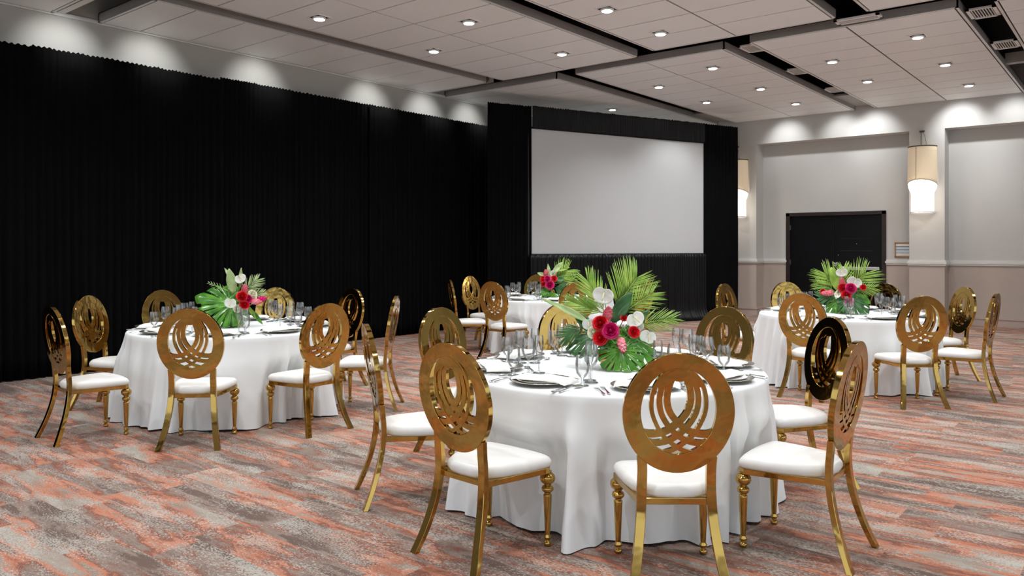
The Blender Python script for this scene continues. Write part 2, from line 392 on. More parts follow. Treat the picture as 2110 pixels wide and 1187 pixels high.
# wall sconces
def sconce(x, label):
    t = empty('wall_sconce', label, 'wall lamp', (x, YB-.02, 2.08), 0, 'tiered drum sconces on the far wall piers')
    n = 40
    def zb(a): return .50+.10*max(0, math.sin(a))**1.0
    r0, r1 = .235, .25; v = []; f = []
    rows = 8
    for j in range(rows+1):
        for i in range(n+1):
            a = PI*i/n; zt = 1.215; z = zb(a)+(zt-zb(a))*j/rows; r = r1+(r0-r1)*j/rows
            v.append((r*math.cos(a), -r*math.sin(a), z))
    for j in range(rows):
        for i in range(n): q = j*(n+1)+i; f.append((q, q+1, q+n+2, q+n+1))
    m = MB(); m.add(v, f); m.open = True; m.build('outer_shade', M['shade'], t, smooth=True, solid=.004)
    m = MB()
    m.tube([(r0*1.01*math.cos(PI*i/n), -r0*1.01*math.sin(PI*i/n), 1.215) for i in range(n+1)], .011, 6)
    m.tube([(r1*1.008*math.cos(PI*i/n), -r1*1.008*math.sin(PI*i/n), zb(PI*i/n)) for i in range(n+1)], .004, 6)
    m.tube([(-.06*1.0, -r1*.985, .60), (-.06, -r0*.99, 1.21)], .004, 6)
    m.build('shade_trim', M['shade_trim'], t)
    v = []; f = []
    prof = [(.19,0.0),(.19,.30),(.192,.36),(.215,.41),(.238,.47),(.243,.53),(.238,.62)]
    for r, z in prof:
        for i in range(n+1): a = PI*i/n; v.append((r*math.cos(a), -r*math.sin(a), z))
    for j in range(len(prof)-1):
        for i in range(n): q = j*(n+1)+i; f.append((q, q+1, q+n+2, q+n+1))
    f.append(tuple(range(n+1)))
    m = MB(); m.add(v, f); m.open = True; m.build('inner_diffuser', M['glow'], t, smooth=True, solid=.003)
    m = MB(); m.tube([(.192*math.cos(PI*i/n), -.192*math.sin(PI*i/n), 0.004) for i in range(n+1)], .006, 6)
    m.tube([(-.02, -.194, 0), (-.02, -.194, .36), (-.025, -.244, .53)], .0028, 6)
    m.build('diffuser_trim', M['shade_trim'], t)
    m = MB(); m.tube([(-.02, -.02, 1.50), (-.02, -.03, 1.21)], .006, 6)
    m.tube(spline([(-.03,-.01,1.505),(.01,-.05,1.49),(.05,-.06,1.40),(.08,-.05,1.22)], 6), .0035, 6); m.box(-.05, .03, -.02, .018, 1.49, 1.52)
    m.build('hanging_cord', M['shade_trim'], t)
    l = bpy.data.lights.new('sconce_bulb', 'POINT'); l.energy = 7; l.color = (1,.85,.65); l.shadow_soft_size = .1
    o = bpy.data.objects.new('sconce_bulb', l); C.objects.link(o); o.location = (x, YB-.42, 2.2)
    return t
sconce(-3.24, 'cream two-tier drum wall lamp on the pier right of the black doors')
sconce(-6.83, 'cream two-tier drum wall lamp beside the black drape, half hidden')

# ------------------------------------------------------------------ recessed downlights
def downlight():
    t = empty('downlight', 'x', 'ceiling light', (0, 0, CZ), 0, 'square recessed downlights in the white ceiling tiles')
    m = MB(); h = .105
    m.box(-h, h, -h, -h+.022, -.006, .002); m.box(-h, h, h-.022, h, -.006, .002); m.box(-h, -h+.022, -h, h, -.006, .002); m.box(h-.022, h, -h, h, -.006, .002)
    m.build('trim_ring', M['lighttrim'], t)
    m = MB(); m.box(-h+.02, h-.02, -h+.02, h-.02, -.003, -.001); m.build('recess', M['dark'], t)
    m = MB(); m.lathe([(.072,-.004),(.078,-.010),(.076,-.026),(.062,-.028)], 24); m.build('gimbal', M['lighttrim'], t, smooth=True)
    m = MB(); m.lathe([(.061,-.027),(.058,-.030)], 24); m.build('lens', M['lens'], t)
    index_children(t); return t
dnames = ['left bay near the drape, nearest of them','left bay inner row, nearest of them','left bay near the drape, farther one','left bay inner row, farther one',
 'middle top bay, nearer of its pair','middle top bay, farther of its pair','centre bay left column, nearer one','centre bay right column, nearest one','centre bay right column, middle one',
 'centre bay left column, farther one','centre bay right column, farthest one','bay above the screen, directly over the screen top','bay above the screen, small one past the screen middle',
 'right bay right column, brightest nearest one','right bay left column, nearer one','right bay left column, farther one','right bay right column, middle one','right bay right column, farthest one']
dl = downlight()
for i, (x, y) in enumerate(DOWN):
    lab = 'square recessed downlight: '+dnames[i]
    if i == 0: dl.location = (x, y, CZ); dl['label'] = lab; dl.rotation_euler = (0, 0, 0)
    else: dup(dl, (x, y, CZ), 0, lab)
# air grilles
def grille(x, y, z, wx, wy, n, label, alongx=True):
    t = empty('air_grille', label, 'air vent', (x, y, z), 0, 'white air grilles in the black ceiling channels')
    m = MB(); b = .038
    m.box(-wx/2, wx/2, -wy/2, -wy/2+b, 0, .02); m.box(-wx/2, wx/2, wy/2-b, wy/2, 0, .02); m.box(-wx/2, -wx/2+b, -wy/2, wy/2, 0, .02); m.box(wx/2-b, wx/2, -wy/2, wy/2, 0, .02)
    m.build('grille_frame', M['vent'], t)
    m = MB(); m.box(-wx/2+b, wx/2-b, -wy/2+b, wy/2-b, .016, .02); m.build('grille_back', M['dark'], t)
    m = MB()
    for i in range(n):
        if alongx: p = -wx/2+b+(wx-2*b)*(i+.5)/n; m.box(p-.0045, p+.0045, -wy/2+b, wy/2-b, .004, .016)
        else: p = -wy/2+b+(wy-2*b)*(i+.5)/n; m.box(-wx/2+b, wx/2-b, p-.008, p+.008, .004, .016)
    m.build('fins', M['vent'], t)
grille(-1.47, 10.42, 4.13, .30, .46, 8, 'white ceiling grille with dark slots, top right corner, nearer of two')
grille(-1.47, 12.25, 4.13, .30, .46, 8, 'white ceiling grille with dark slots, right channel, farther of two')
grille(-4.22, 10.42, 4.16, .25, .42, 7, 'white grille in the dark channel between bays, nearest of three')
grille(-4.22, 12.22, 4.16, .25, .42, 7, 'white grille in the dark channel between bays, middle of three')
grille(-4.22, 14.05, 4.16, .25, .42, 7, 'white grille in the dark channel between bays, farthest of three')
grille(-2.62, 9.62, 4.085, .50, .20, 3, 'long white slot diffuser at the top edge between two bays', False)

# ------------------------------------------------------------------ drapes and screen
def drape(name, label, p0, p1, z0, z1, seed, amp=.035, mt='drape', density=1., out=None, puddle=0., parent=None, head=.10, cat='drape', group=None, xin=0):
    rnd = random.Random(seed); a = Vector((*p0, 0)); b = Vector((*p1, 0)); L = (b-a).length; d = (b-a)/L; nrm = Vector((d.y, -d.x, 0))
    n = max(24, int(L/.016)); rows = 16
    # irregular pleat phase
    ph = [0.]; s = 0
    for i in range(n):
        u = i/n*L
        wl = (.090+.075*mnoise.noise(Vector((u*1.1+seed*7, 3.1, 0)))+.02*mnoise.noise(Vector((u*5+seed*3, 1.1, 0))))/density
        s += (L/n)/max(wl, .03)*2*PI; ph.append(s)
    v = []; f = []
    for j in range(rows+1):
        t = j/rows; z = z0+(z1-z0)*t
        for i in range(n+1):
            u = i/n*L
            top = max(0, 1-(z1-z)/head) if head else 0
            w1 = (.55+.9*abs(mnoise.noise(Vector((u*3.1, seed, 2)))))*math.sin(ph[i]+1.2*mnoise.noise(Vector((u*2, z*.35+seed, 5)))); w1 = math.copysign(abs(w1)**.8, w1)
            w2_ = mnoise.noise(Vector((u*1.7+seed, z*.25, 1)))
            k = amp*(.55+.45*(1-t))*(1-.75*top)
            o = k*w1+amp*1.0*w2_+.35*k*math.sin(ph[i]*2.3+z)
            if z < .3 and puddle: o += puddle*((.3-z)/.3)**2*(1+.5*mnoise.noise(Vector((u*2.5, 9, seed))))
            zz = z
            if j == rows: zz += .012*mnoise.noise(Vector((u*9, seed, 0)))+.01*math.sin(ph[i]*1.7)
            p = a+d*u+nrm*o; v.append((p.x, p.y, zz))
    for j in range(rows):
        for i in range(n): q = j*(n+1)+i; f.append((q, q+1, q+n+2, q+n+1))
    m = MB(); m.add(v, f); m.open = True
    o = m.build(name, M[mt], parent, smooth=True, angle=180, solid=.004)
    if not parent: tag(o, label, cat, group)
    return o
GD = 'black drape panels hung along the left wall'
drape('drape', 'black floor-length drape panel at the far left edge of the photo', (-9.42,.6), (-9.42,3.32), .01, 3.62, 1, group=GD)
drape('drape', 'black floor-length drape panel, second from left, behind the left table', (-9.40,3.29), (-9.40,5.56), .01, 3.63, 2, group=GD)
drape('drape', 'black floor-length drape panel, third from left, right of the high seam', (-9.43,5.53), (-9.43,8.07), .01, 3.66, 3, group=GD)
drape('drape', 'black floor-length drape panel, last before the screen surround', (-9.41,8.04), (-9.41,12.4), .01, 3.66, 4, group=GD)
L0 = Vector((-8.33,10.72)); LD = Vector((1.48,3.72))/math.hypot(1.48,3.72)
def LP(t, off=0.): p = L0+LD*t+Vector((LD.y,-LD.x))*off; return (p.x, p.y)
SG = 'black surround of the projection screen'
drape('screen_surround_drape', 'tall black drape left of the projection screen', LP(-.83,.02), LP(.02,.02), .01, 3.88, 11, amp=.02, group=SG)
drape('screen_surround_drape', 'tall black drape right of the projection screen', LP(4.0,.02), LP(4.92,.02), .01, 3.885, 12, amp=.015, group=SG)
drape('valance', 'black gathered valance above the projection screen', LP(.03,.055), LP(3.99,.055), 3.50, 3.885, 13, amp=.012, mt='satin', density=1.3, head=.05, cat='valance', group=SG)
drape('screen_skirt', 'black pleated skirt hanging under the projection screen', LP(-.02,.06), LP(4.02,.06), .012, 1.30, 14, amp=.028, mt='satin', density=1.25, puddle=.16, cat='skirt', group=SG)
sc = empty('projection_screen', 'large blank grey-white projection screen framed by black drapes', 'screen', (*LP(2.0), 0), math.atan2(LD.y, LD.x))
m = MB(); m.box(-2.0, 2.0, -.012, .004, 1.315, 3.50); m.build('screen_fabric', M['screen'], sc)
m = MB(); B = .045
m.box(-2.0-B, 2.0+B, -.02, .03, 3.495, 3.53); m.box(-2.0-B, 2.0+B, -.02, .03, 1.27, 1.32); m.box(-2.0-B, -1.995, -.02, .03, 1.27, 3.53); m.box(1.995, 2.0+B, -.02, .03, 1.27, 3.53)
m.build('screen_border', M['screen_frame'], sc, bevel=.004)
for s_ in (-1, 1): m = MB(); m.box(s_*2.0-.02, s_*2.0+.02, .0, .04, .01, 1.28); m.build('stand_leg', M['silver'], sc)

# ------------------------------------------------------------------ chair
def make_chair():
    t = empty('dining_chair', 'x', 'chair', (0,0,0))
    lean = math.atan2(.08, .51)
    def bk(x, z, y):                     # back plane -> local: z is height, y is offset along the plane's normal
        return (x, -.205-(z-.49)*.157+y, z)
    n = 72; th = .0145
    def ell(a, rx, rz, cz): return rx*math.cos(a), cz+rz*math.sin(a)
    v = []; f = []
    for rx, rz, cz, y in ((.23,.255,.745,-th),(.23,.255,.745,th),(.155,.182,.755,th),(.155,.182,.755,-th)):
        for i in range(n): a = 2*PI*i/n; x, z = ell(a, rx, rz, cz); v.append(bk(x, z, y))
    for i in range(n):
        k = (i+1) % n
        for j in range(4): q = (j+1) % 4; f.append((j*n+i, j*n+k, q*n+k, q*n+i))
    m = MB(); m.add(v, f); m.build('back_ring', M['gold'], t, smooth=True, bevel=.002, angle=35)
    m = MB()
    def q(p): return ((p[0]-430)/1080, .755+(445-p[1])/1080, 0)
    A = [(436,250),(400,295),(382,345),(378,400),(395,455),(440,508),(495,542),(560,550),(605,535)]
    B_ = [(434,248),(385,285),(354,335),(344,400),(360,470),(410,540),(470,580),(530,592),(580,585)]
    C_ = [(430,246),(365,275),(325,330),(309,400),(318,470),(362,555),(430,612),(485,636),(515,640)]
    k = 0
    for path, wd in ((A,.0140),(B_,.0120),(C_,.0088)):
        for mir in (1, -1):
            P = spline([q(p) for p in path], 5); th2 = .0095+.0004*k; k += 1; v = []; f = []
            for i, p in enumerate(P):
                d = (P[min(i+1, len(P)-1)]-P[max(0, i-1)]).normalized(); nx, nz = -d.y, d.x
                ww = wd*(.75+.25*min(1, i/8))*(1+.22*max(0, i-24)/16)
                for s1, y in ((-1,-th2),(-1,th2),(1,th2),(1,-th2)): v.append(bk(mir*(p.x+nx*s1*ww), p.y+nz*s1*ww, y))
            for i in range(len(P)-1):
                for j in range(4): r = (j+1) % 4; f.append((i*4+j, i*4+r, i*4+4+r, i*4+4+j))
            f.append((0,1,2,3)); e = (len(P)-1)*4; f.append((e+3,e+2,e+1,e))
            m.add(v, f)
    # solid cap where the bands spring from the ring
    capl = [(430,246),(395,262),(362,284),(338,313),(331,335),(343,334),(360,318),(375,320),(392,302),(404,300),(414,308)]
    cap = [q(p)[:2] for p in capl+[(430,309)]+[(860-a, b) for a, b in capl[:0:-1]]]
    v = [bk(x, z, -.0125) for x, z in cap]+[bk(x, z, .0125) for x, z in cap]; nn = len(cap)
    m.add(v, [tuple(range(nn)), tuple(range(2*nn-1, nn-1, -1))]+[(i, (i+1) % nn, nn+(i+1) % nn, nn+i) for i in range(nn)])
    m.build('back_lattice', M['gold'], t)
    for s1 in (-1, 1):
        m = MB(); P = spline([(s1*.146,-.214,.56),(s1*.143,-.208,.50),(s1*.144,-.203,.42),(s1*.149,-.211,.32),(s1*.161,-.235,.21),(s1*.179,-.271,.10),(s1*.203,-.312,.0)], 7)
        m.bar(P, .040, .027, tap=[1]*len(P)); m.build('rear_leg', M['gold'], t, smooth=True, angle=30, bevel=.002)
        m = MB(); prof = [(.013,0),(.018,.006),(.019,.014),(.016,.024),(.010,.029),(.012,.032),(.018,.040),(.018,.048),(.012,.058),(.0125,.062),(.0135,.08),(.0205,.255),(.0205,.262),(.014,.268),(.017,.272),(.027,.282),(.030,.292),(.026,.304),(.016,.311),(.018,.315),(.033,.328),(.038,.343),(.036,.358),(.026,.370),(.017,.375),(.020,.376),(.020,.382)]; prof = [(a, b*.942) for a, b in prof]
        m.lathe(prof, 20, (s1*.198, .178, 0)); m.build('front_leg', M['gold'], t, smooth=True, angle=50)
    # seat frame: tubes round the trapezoid with a bowed front
    def outline(inset, n_=10):
        P = [(-.163+inset,-.205+inset)]
        for s_ in (0,): pass
        fr = [(-.222+inset,.165-inset*.4)]+[(-.20+.40*i/n_, .195-inset+.018*math.sin(PI*i/n_)) for i in range(n_+1)]+[(.222-inset,.165-inset*.4)]
        return P+fr+[(.163-inset,-.205+inset)]
    O1, O2 = outline(0), outline(.026); nn = len(O1)
    v = [(x, y, z) for z in (.354,.381) for x, y in O1]+[(x, y, z) for z in (.354,.381) for x, y in O2]; f = []
    for i in range(nn):
        k = (i+1) % nn; f += [(i,k,nn+k,nn+i),(2*nn+i,3*nn+i,3*nn+k,2*nn+k),(i,2*nn+i,2*nn+k,k),(nn+i,nn+k,3*nn+k,3*nn+i)]
    m = MB(); m.add(v, f); m.build('seat_frame', M['gold'], t, bevel=.002)
    # cushion
    import itertools
    rings = [(.010,.377),(.000,.382),(-.006,.393),(-.006,.410),(.002,.424),(.014,.433),(.040,.4395),(.085,.4430),(.13,.4440)]
    def smooth_outline(ins):
        P = [Vector((x, y, 0)) for x, y in outline(0, 6)]; c0 = Vector((0, -.01, 0)); o = []
        n2 = len(P)
        for i in range(n2):
            a, b = P[i], P[(i+1) % n2]
            for k in range(4): o.append(a+(b-a)*k/4)
        # round corners by averaging
        for _ in range(3): o = [(o[i-1]+o[i]*2+o[(i+1) % len(o)])/4 for i in range(len(o))]
        return [c0+(p-c0)*(1-ins/.2) for p in o]
    v = []; f = []
    for ins, z in rings:
        P = smooth_outline(ins); N = len(P)
        for p in P: v.append((p.x, p.y, z))
    for j in range(len(rings)-1):
        for i in range(N): k = (i+1) % N; f.append((j*N+i, j*N+k, (j+1)*N+k, (j+1)*N+i))
    f.append(tuple(range(N-1, -1, -1))); f.append(tuple((len(rings)-1)*N+i for i in range(N)))
    m = MB(); m.add(v, f); m.build('seat_cushion', M['seat'], t, smooth=True, angle=60)
    index_children(t); return t
CHAIRS = {
'c1':(-2.442,2.850,356,'front-left chair at the nearest table, its back to the camera'),
'c2':(-1.656,3.130,38,'front chair at the nearest table, back squarely towards the camera'),
'c3':(-1.320,3.787,90,'front-right chair at the nearest table, seen almost edge-on'),
'c4':(-1.694,4.779,139,'right-hand chair at the nearest table, dark reflections in its back'),
'c5':(-2.417,5.133,174,'back-right chair at the nearest table, facing the camera'),
'c6':(-3.248,4.811,246,'back chair at the nearest table, behind the flowers'),
'c7':(-3.670,4.030,270,'back-left chair at the nearest table, behind the front-left chair'),
'c8':(-3.297,3.161,327,'leftmost chair at the nearest table, seen edge-on'),
'l1':(-5.448,3.040,45,'front chair at the left table, back squarely towards the camera'),
'l2':(-5.196,3.781,91,'front-right chair at the left table, its back to the camera'),
'l3':(-6.505,5.036,175,'back-right chair at the left table, half hidden'),
'l4':(-5.456,4.615,129,'rightmost chair at the left table, seen edge-on'),
'l5':(-7.195,4.704,206,'back chair at the left table, right of the flowers'),
'l6':(-7.491,3.926,275,'back chair at the left table, left of the flowers'),
'l7':(-7.168,3.192,302,'back-left chair at the left table, against the black drape'),
'l8':(-6.262,2.604,357,'leftmost chair in the photo, black reflection in its back'),
'm1':(-7.275,8.017,322,'leftmost chair at the far middle table, seen edge-on'),
'm2':(-7.734,8.839,275,'back-left chair at the far middle table, against the drape'),
'm3':(-6.470,7.827,0,'front-left chair at the far middle table, back turned'),
'm4':(-7.385,9.791,227,'back chair at the far middle table, behind the flowers'),
'm5':(-5.739,8.250,51,'front-right chair at the far middle table, above the nearest table'),
'm6':(-5.404,9.100,93,'rightmost chair at the far middle table, behind palm fronds'),
'r1':(-3.640,8.800,265,'leftmost chair at the right table, against drape edge and wall'),
'r2':(-3.300,9.611,232,'back-left chair at the right table, in front of the doors'),
'r3':(-2.515,7.700,357,'front-left chair at the right table, its back to the camera'),
'r4':(-2.532,9.905,167,'back chair at the right table, right of the flowers'),
'r5':(-1.725,7.896,41,'front chair at the right table, back squarely towards the camera'),
'r6':(-1.764,9.588,130,'back-right chair at the right table, dark reflections in its back'),
'r7':(-1.387,8.607,87,'rightmost chair in the photo, seen edge-on')}
ch0 = make_chair(); first = True
for k, (x, y, a, lab) in CHAIRS.items():
    lab = 'gold oval-back chair, white seat: '+lab
    gp = {'c':'chairs around the nearest table','l':'chairs around the left table','m':'chairs around the far middle table','r':'chairs around the right table'}[k[0]]
    if first: ch0.location = (x, y, 0); ch0.rotation_euler = (0, 0, R_(a)); ch0['label'] = lab; ch0['group'] = gp; first = False
    else: dup(ch0, (x, y, 0), R_(a), lab, gp)

# ------------------------------------------------------------------ tables and cloths
TABLES = {'c':(-2.46,3.95,'nearest table'),'l':(-6.33,3.86,'left table'),'m':(-6.58,8.95,'far middle table'),'r':(-2.53,8.80,'right table')}
TZ, TR = .72, .885
def cloth(k):
    cx_, cy_, nm = TABLES[k]; rnd = random.Random(ord(k)); n = 400
    near = [(x, y, R_(a)) for kk, (x, y, a, _) in CHAIRS.items() if kk[0] == k]
    p1, p2, p3 = [rnd.random()*6.28 for _ in range(3)]
    rings = [(.0,TZ),(.25,TZ),(.5,TZ),(.7,TZ),(.80,TZ),(.85,TZ),(.868,TZ-.002),(.879,TZ-.008),(.885,TZ-.018)]
    v = []; f = []
    for r, z in rings[1:]:
        for i in range(n): a = 2*PI*i/n; v.append((r*math.cos(a), r*math.sin(a), z))
    rows = 22
    for j in range(1, rows+1):
        t = j/rows; z0 = (TZ-.018)*(1-t)+.006*t
        for i in range(n):
            a = 2*PI*i/n
            warp = a+.16*math.sin(3*a+p2)+.07*math.sin(7*a+p1)
            w = .5+.5*math.sin(21*warp+p1+.7*math.sin(2*t)+.8*math.sin(5*a+p3)); w = w**1.8
            w += .62*(.5+.5*math.sin(43*warp+p3+math.sin(3*t+p2)))**2*(.5+.5*math.sin(4*a+p1))
            env = min(1, t*3.5)*(.34+.66*t)
            r = .885+.006*t+env*(.002+.080*w*(1+.5*math.sin(5*a+p3)))+.030*t**2
            x, y = cx_+r*math.cos(a), cy_+r*math.sin(a)
            for px, py, pa in near:                     # the chairs press the cloth in, folds and all
                dx, dy = x-px, y-py; lx = dx*math.cos(pa)+dy*math.sin(pa); ly = -dx*math.sin(pa)+dy*math.cos(pa)
                if abs(lx) < .30 and -.5 < ly < .45 and z0 < .54:
                    fall = 1 if abs(lx) < .245 else max(0, (.30-abs(lx))/.055)
                    fall *= 1 if z0 < .46 else (.54-z0)/.08
                    tgt = .235+.085*(1-min(1, w/1.25))*min(1, (TZ-z0)*3)
                    if ly < tgt: push = (tgt-ly)*fall; x += -math.sin(pa)*push; y += math.cos(pa)*push
            zz = z0
            if j == rows: zz = .006+.006*(1+math.sin(9*a+p1))
            v.append((x-cx_, y-cy_, zz))
    c_i = len(v); v.append((0, 0, TZ)); tot = len(rings)-1+rows
    for j in range(tot-1):
        for i in range(n): q = (i+1) % n; f.append((j*n+i, (j+1)*n+i, (j+1)*n+q, j*n+q))
    for i in range(n): f.append((c_i, i, (i+1) % n))
    m = MB(); m.add(v, f); m.open = True
    o = m.build('tablecloth', M['cloth'], None, smooth=True, angle=180); o.location = (cx_, cy_, 0)
    tag(o, {'c':'white floor-length round tablecloth on the nearest table','l':'white floor-length round tablecloth on the table by the left drape','m':'white round tablecloth on the far table before the screen','r':'white floor-length round tablecloth on the right table near the doors'}[k], 'tablecloth', 'white tablecloths')
    return o
for k in TABLES: cloth(k)

# ------------------------------------------------------------------ place settings (prototypes at the origin, guest on the -Y side)
def glass(name, prof, cat):
    m = MB(); m.lathe(prof, 28, cap=False); m.open = True
    o = m.build(name, M['glass'], None, smooth=True, angle=180); tag(o, 'x', cat); return o
P_gob = glass('water_goblet', [(.0,.002),(.033,.002),(.034,.004),(.012,.010),(.007,.018),(.006,.03),(.010,.042),(.020,.050),(.031,.066),(.036,.090),(.0365,.115),(.034,.140),(.032,.156)], 'glass')
P_wine = glass('wine_glass', [(.0,.002),(.036,.002),(.037,.004),(.012,.009),(.005,.016),(.004,.075),(.007,.086),(.022,.096),(.035,.115),(.039,.140),(.037,.165),(.031,.200)], 'glass')
P_flute = glass('champagne_flute', [(.0,.002),(.034,.002),(.035,.004),(.011,.009),(.005,.015),(.004,.072),(.008,.086),(.017,.104),(.024,.135),(.0265,.165),(.025,.190),(.0225,.212)], 'glass')
def charger():
    t = empty('charger_plate', 'x', 'plate', (0,0,0)); m = MB(); n = 72; prof = [(0,.004),(.085,.004),(.10,.008),(.118,.014),(.150,.017),(.163,.020)]
    v = []; f = []
    for j, (r, z) in enumerate(prof):
        for i in range(n):
            a = 2*PI*i/n; rr = r*(1+(.022*abs(math.sin(12*a)) if j >= 4 else 0)); v.append((rr*math.cos(a), rr*math.sin(a), z+(.002*abs(math.sin(12*a)) if j == 5 else 0)))
    for j in range(len(prof)-1):
        for i in range(n): k = (i+1) % n; f.append((j*n+i, j*n+k, (j+1)*n+k, (j+1)*n+i))
    m.add(v, f); m.open = True; m.build('charger_rim', M['charger'], t, smooth=True, angle=60, solid=.003)
    m = MB(); m.lathe([(.06,.006),(.10,.010),(.128,.022),(.130,.024),(.10,.015),(.06,.012)], 48); m.build('china_plate', M['plate'], t, smooth=True, angle=50)
    index_children(t); return t
P_ch = charger()
def napkin():
    m = MB(); nx, ny = 28, 14; v = []; f = []
    def base(x, y): return .0245-max(0, abs(x)-.125)*.25+.0015*math.sin(x*30+1)
    for lay in (0, 1):
        for j in range(ny+1):
            for i in range(nx+1):
                x = -.165+.33*i/nx; y = -.068+.136*j/ny+.10*x
                ed = min(i, nx-i)/1.5, min(j, ny-j)/1.5
                bul = .0145*min(1, ed[0])**.4*min(1, ed[1])**.4*(1-.25*math.exp(-((y-.10*x+.01*math.sin(9*x))*60)**2)*1.0)
                v.append((x, y+.005*math.sin(x*15), base(x, y)+(bul+.001 if lay else 0)+(.002*math.sin(x*40+y*25) if lay else 0)))
    K = (nx+1)*(ny+1)
    for j in range(ny):
        for i in range(nx):
            q = j*(nx+1)+i; f.append((q, q+nx+1, q+nx+2, q+1)); f.append((K+q, K+q+1, K+q+nx+2, K+q+nx+1))
    for i in range(nx): f.append((i, i+1, K+i+1, K+i)); q = ny*(nx+1)+i; f.append((q, K+q, K+q+1, q+1))
    for j in range(ny): q = j*(nx+1); f.append((q, K+q, K+q+nx+1, q+nx+1)); q += nx; f.append((q, q+nx+1, K+q+nx+1, K+q))
    m.add(v, f); o = m.build('napkin', M['napkin'], None, smooth=True, angle=70); tag(o, 'x', 'napkin'); return o
P_nap = napkin()
def flat(m, pts, ws, t=.0022, zs=None):
    v = []; f = []
    for i, (y, w) in enumerate(zip(pts, ws)):
        z = zs[i] if zs else .004
        v += [(-w, y, z), (w, y, z), (w, y, z+t), (-w, y, z+t)]
    n = len(pts)
    for i in range(n-1):
        for k in range(4): q = (k+1) % 4; f.append((i*4+k, i*4+q, i*4+4+q, i*4+4+k))
    f += [(3,2,1,0), tuple((n-1)*4+i for i in range(4))]; m.add(v, f)
def fork(L=1.):
    m = MB(); flat(m, [-.10*L,-.095*L,-.05*L,.0,.03*L,.04*L,.05*L], [.005,.008,.0055,.003,.0035,.009,.0115], .0025, [.002,.002,.005,.008,.006,.004,.004])
    for k in range(4):
        x = -.0098+.0065*k; m.box(x-.0016, x+.0016, .049*L, .094*L, .004, .0062)
    o = m.build('fork', M['silver'], None, bevel=.0008, seg=1); tag(o, 'x', 'fork'); return o
def spoon(L=1.):
    m = MB(); flat(m, [-.10*L,-.095*L,-.05*L,.0,.035*L,.042*L], [.005,.008,.0055,.003,.0032,.006], .0025, [.002,.002,.005,.009,.006,.004])
    v = []; f = []; n = 20
    for r, z in ((1,.0075),(.75,.0045),(.4,.0025),(.01,.002)):
        for i in range(n): a = 2*PI*i/n; v.append((.0185*r*math.cos(a)*(1-.18*math.sin(a)), .067*L+.028*r*math.sin(a), z))
    for j in range(3):
        for i in range(n): k = (i+1) % n; f.append((j*n+i, j*n+k, (j+1)*n+k, (j+1)*n+i))
    m.add(v, f); m.open = True
    o = m.build('spoon', M['silver'], None, smooth=True, angle=40, solid=.0012); tag(o, 'x', 'spoon'); return o
def knife():
    m = MB(); flat(m, [-.115,-.11,-.04,-.02,0], [.006,.0085,.0075,.0055,.006], .006, [.001]*5)
    flat(m, [0,.02,.08,.105,.118], [.006,.0095,.010,.008,.002], .002, [.003]*5)
    o = m.build('table_knife', M['silver'], None, bevel=.0012, seg=1); tag(o, 'x', 'knife'); return o
P_fork, P_fork2, P_spoon, P_spoon2, P_knife = fork(1.), fork(.86), spoon(1.), spoon(.8), knife()
used = set()
def put(proto, x, y, z, rz, label, group):
    if proto.name not in used:
        used.add(proto.name); o = proto; o.location = (x, y, z); o.rotation_euler = (0, 0, rz); o['label'] = label; o['group'] = group; return o
    return dup(proto, (x, y, z), rz, label, group)
PLACES = {'c':{0:'front-left',45:'front',90:'front-right',135:'right',180:'back-right',225:'back',270:'back-left',315:'left'},
 'l':{0:'near-left',45:'front',90:'front-right',135:'right',180:'back-right',225:'back',270:'back-left',315:'far-left'},
 'm':{0:'front-left',45:'front-right',90:'right',225:'back',270:'back-left',315:'left'},
 'r':{0:'front-left',45:'front',90:'right',135:'back-right',180:'back',225:'back-left',270:'left'}}
rnd = random.Random(5)
for k, (tx, ty, nm) in TABLES.items():
    for ang, pl in PLACES[k].items():
        a = R_(ang); ca, sa = math.cos(a), math.sin(a)
        def W_(lx, ly): return tx+lx*ca-ly*sa, ty+lx*sa+ly*ca
        z = TZ+.0015; where = 'at the %s place of the %s' % (pl, nm); G = lambda s_: s_+' on the '+nm
        j = lambda s_=.008: rnd.uniform(-s_, s_)
        x, y = W_(j(), -.690+j()); put(P_ch, x, y, z, a, 'silver-rimmed charger with china plate '+where, G('charger plates'))
        x, y = W_(.018+j(), -.700+j()); put(P_nap, x, y, z, a+R_(-6+rnd.uniform(-12, 12)), 'folded white napkin '+where, G('napkins'))
        x, y = W_(-.200, -.745+j()); put(P_fork, x, y, z, a+j(.05), 'longer silver fork beside the plate '+where, G('forks'))
        x, y = W_(-.232, -.750+j()); put(P_fork2, x, y, z, a+j(.05), 'shorter outer silver fork '+where, G('forks'))
        x, y = W_(.195, -.750+j()); put(P_knife, x, y, z, a+j(.05), 'silver table knife '+where, G('knives'))
        x, y = W_(.228, -.735+j()); put(P_spoon, x, y, z, a+j(.05), 'silver soup spoon beside the knife '+where, G('spoons'))
        x, y = W_(.02+j(), -.487+j()); put(P_spoon2, x, y, z, a+R_(96)+j(.1), 'small dessert spoon above the plate '+where, G('spoons'))
        x, y = W_(.225+j(.012), -.610+j(.012)); put(P_gob, x, y, z, 0, 'short-stemmed water goblet '+where, G('glasses'))
        x, y = W_(.205+j(.012), -.525+j(.012)); put(P_wine, x, y, z, 0, 'long-stemmed wine glass '+where, G('glasses'))
        x, y = W_(.150+j(.012), -.455+j(.012)); put(P_flute, x, y, z, 0, 'slim champagne flute '+where, G('glasses'))

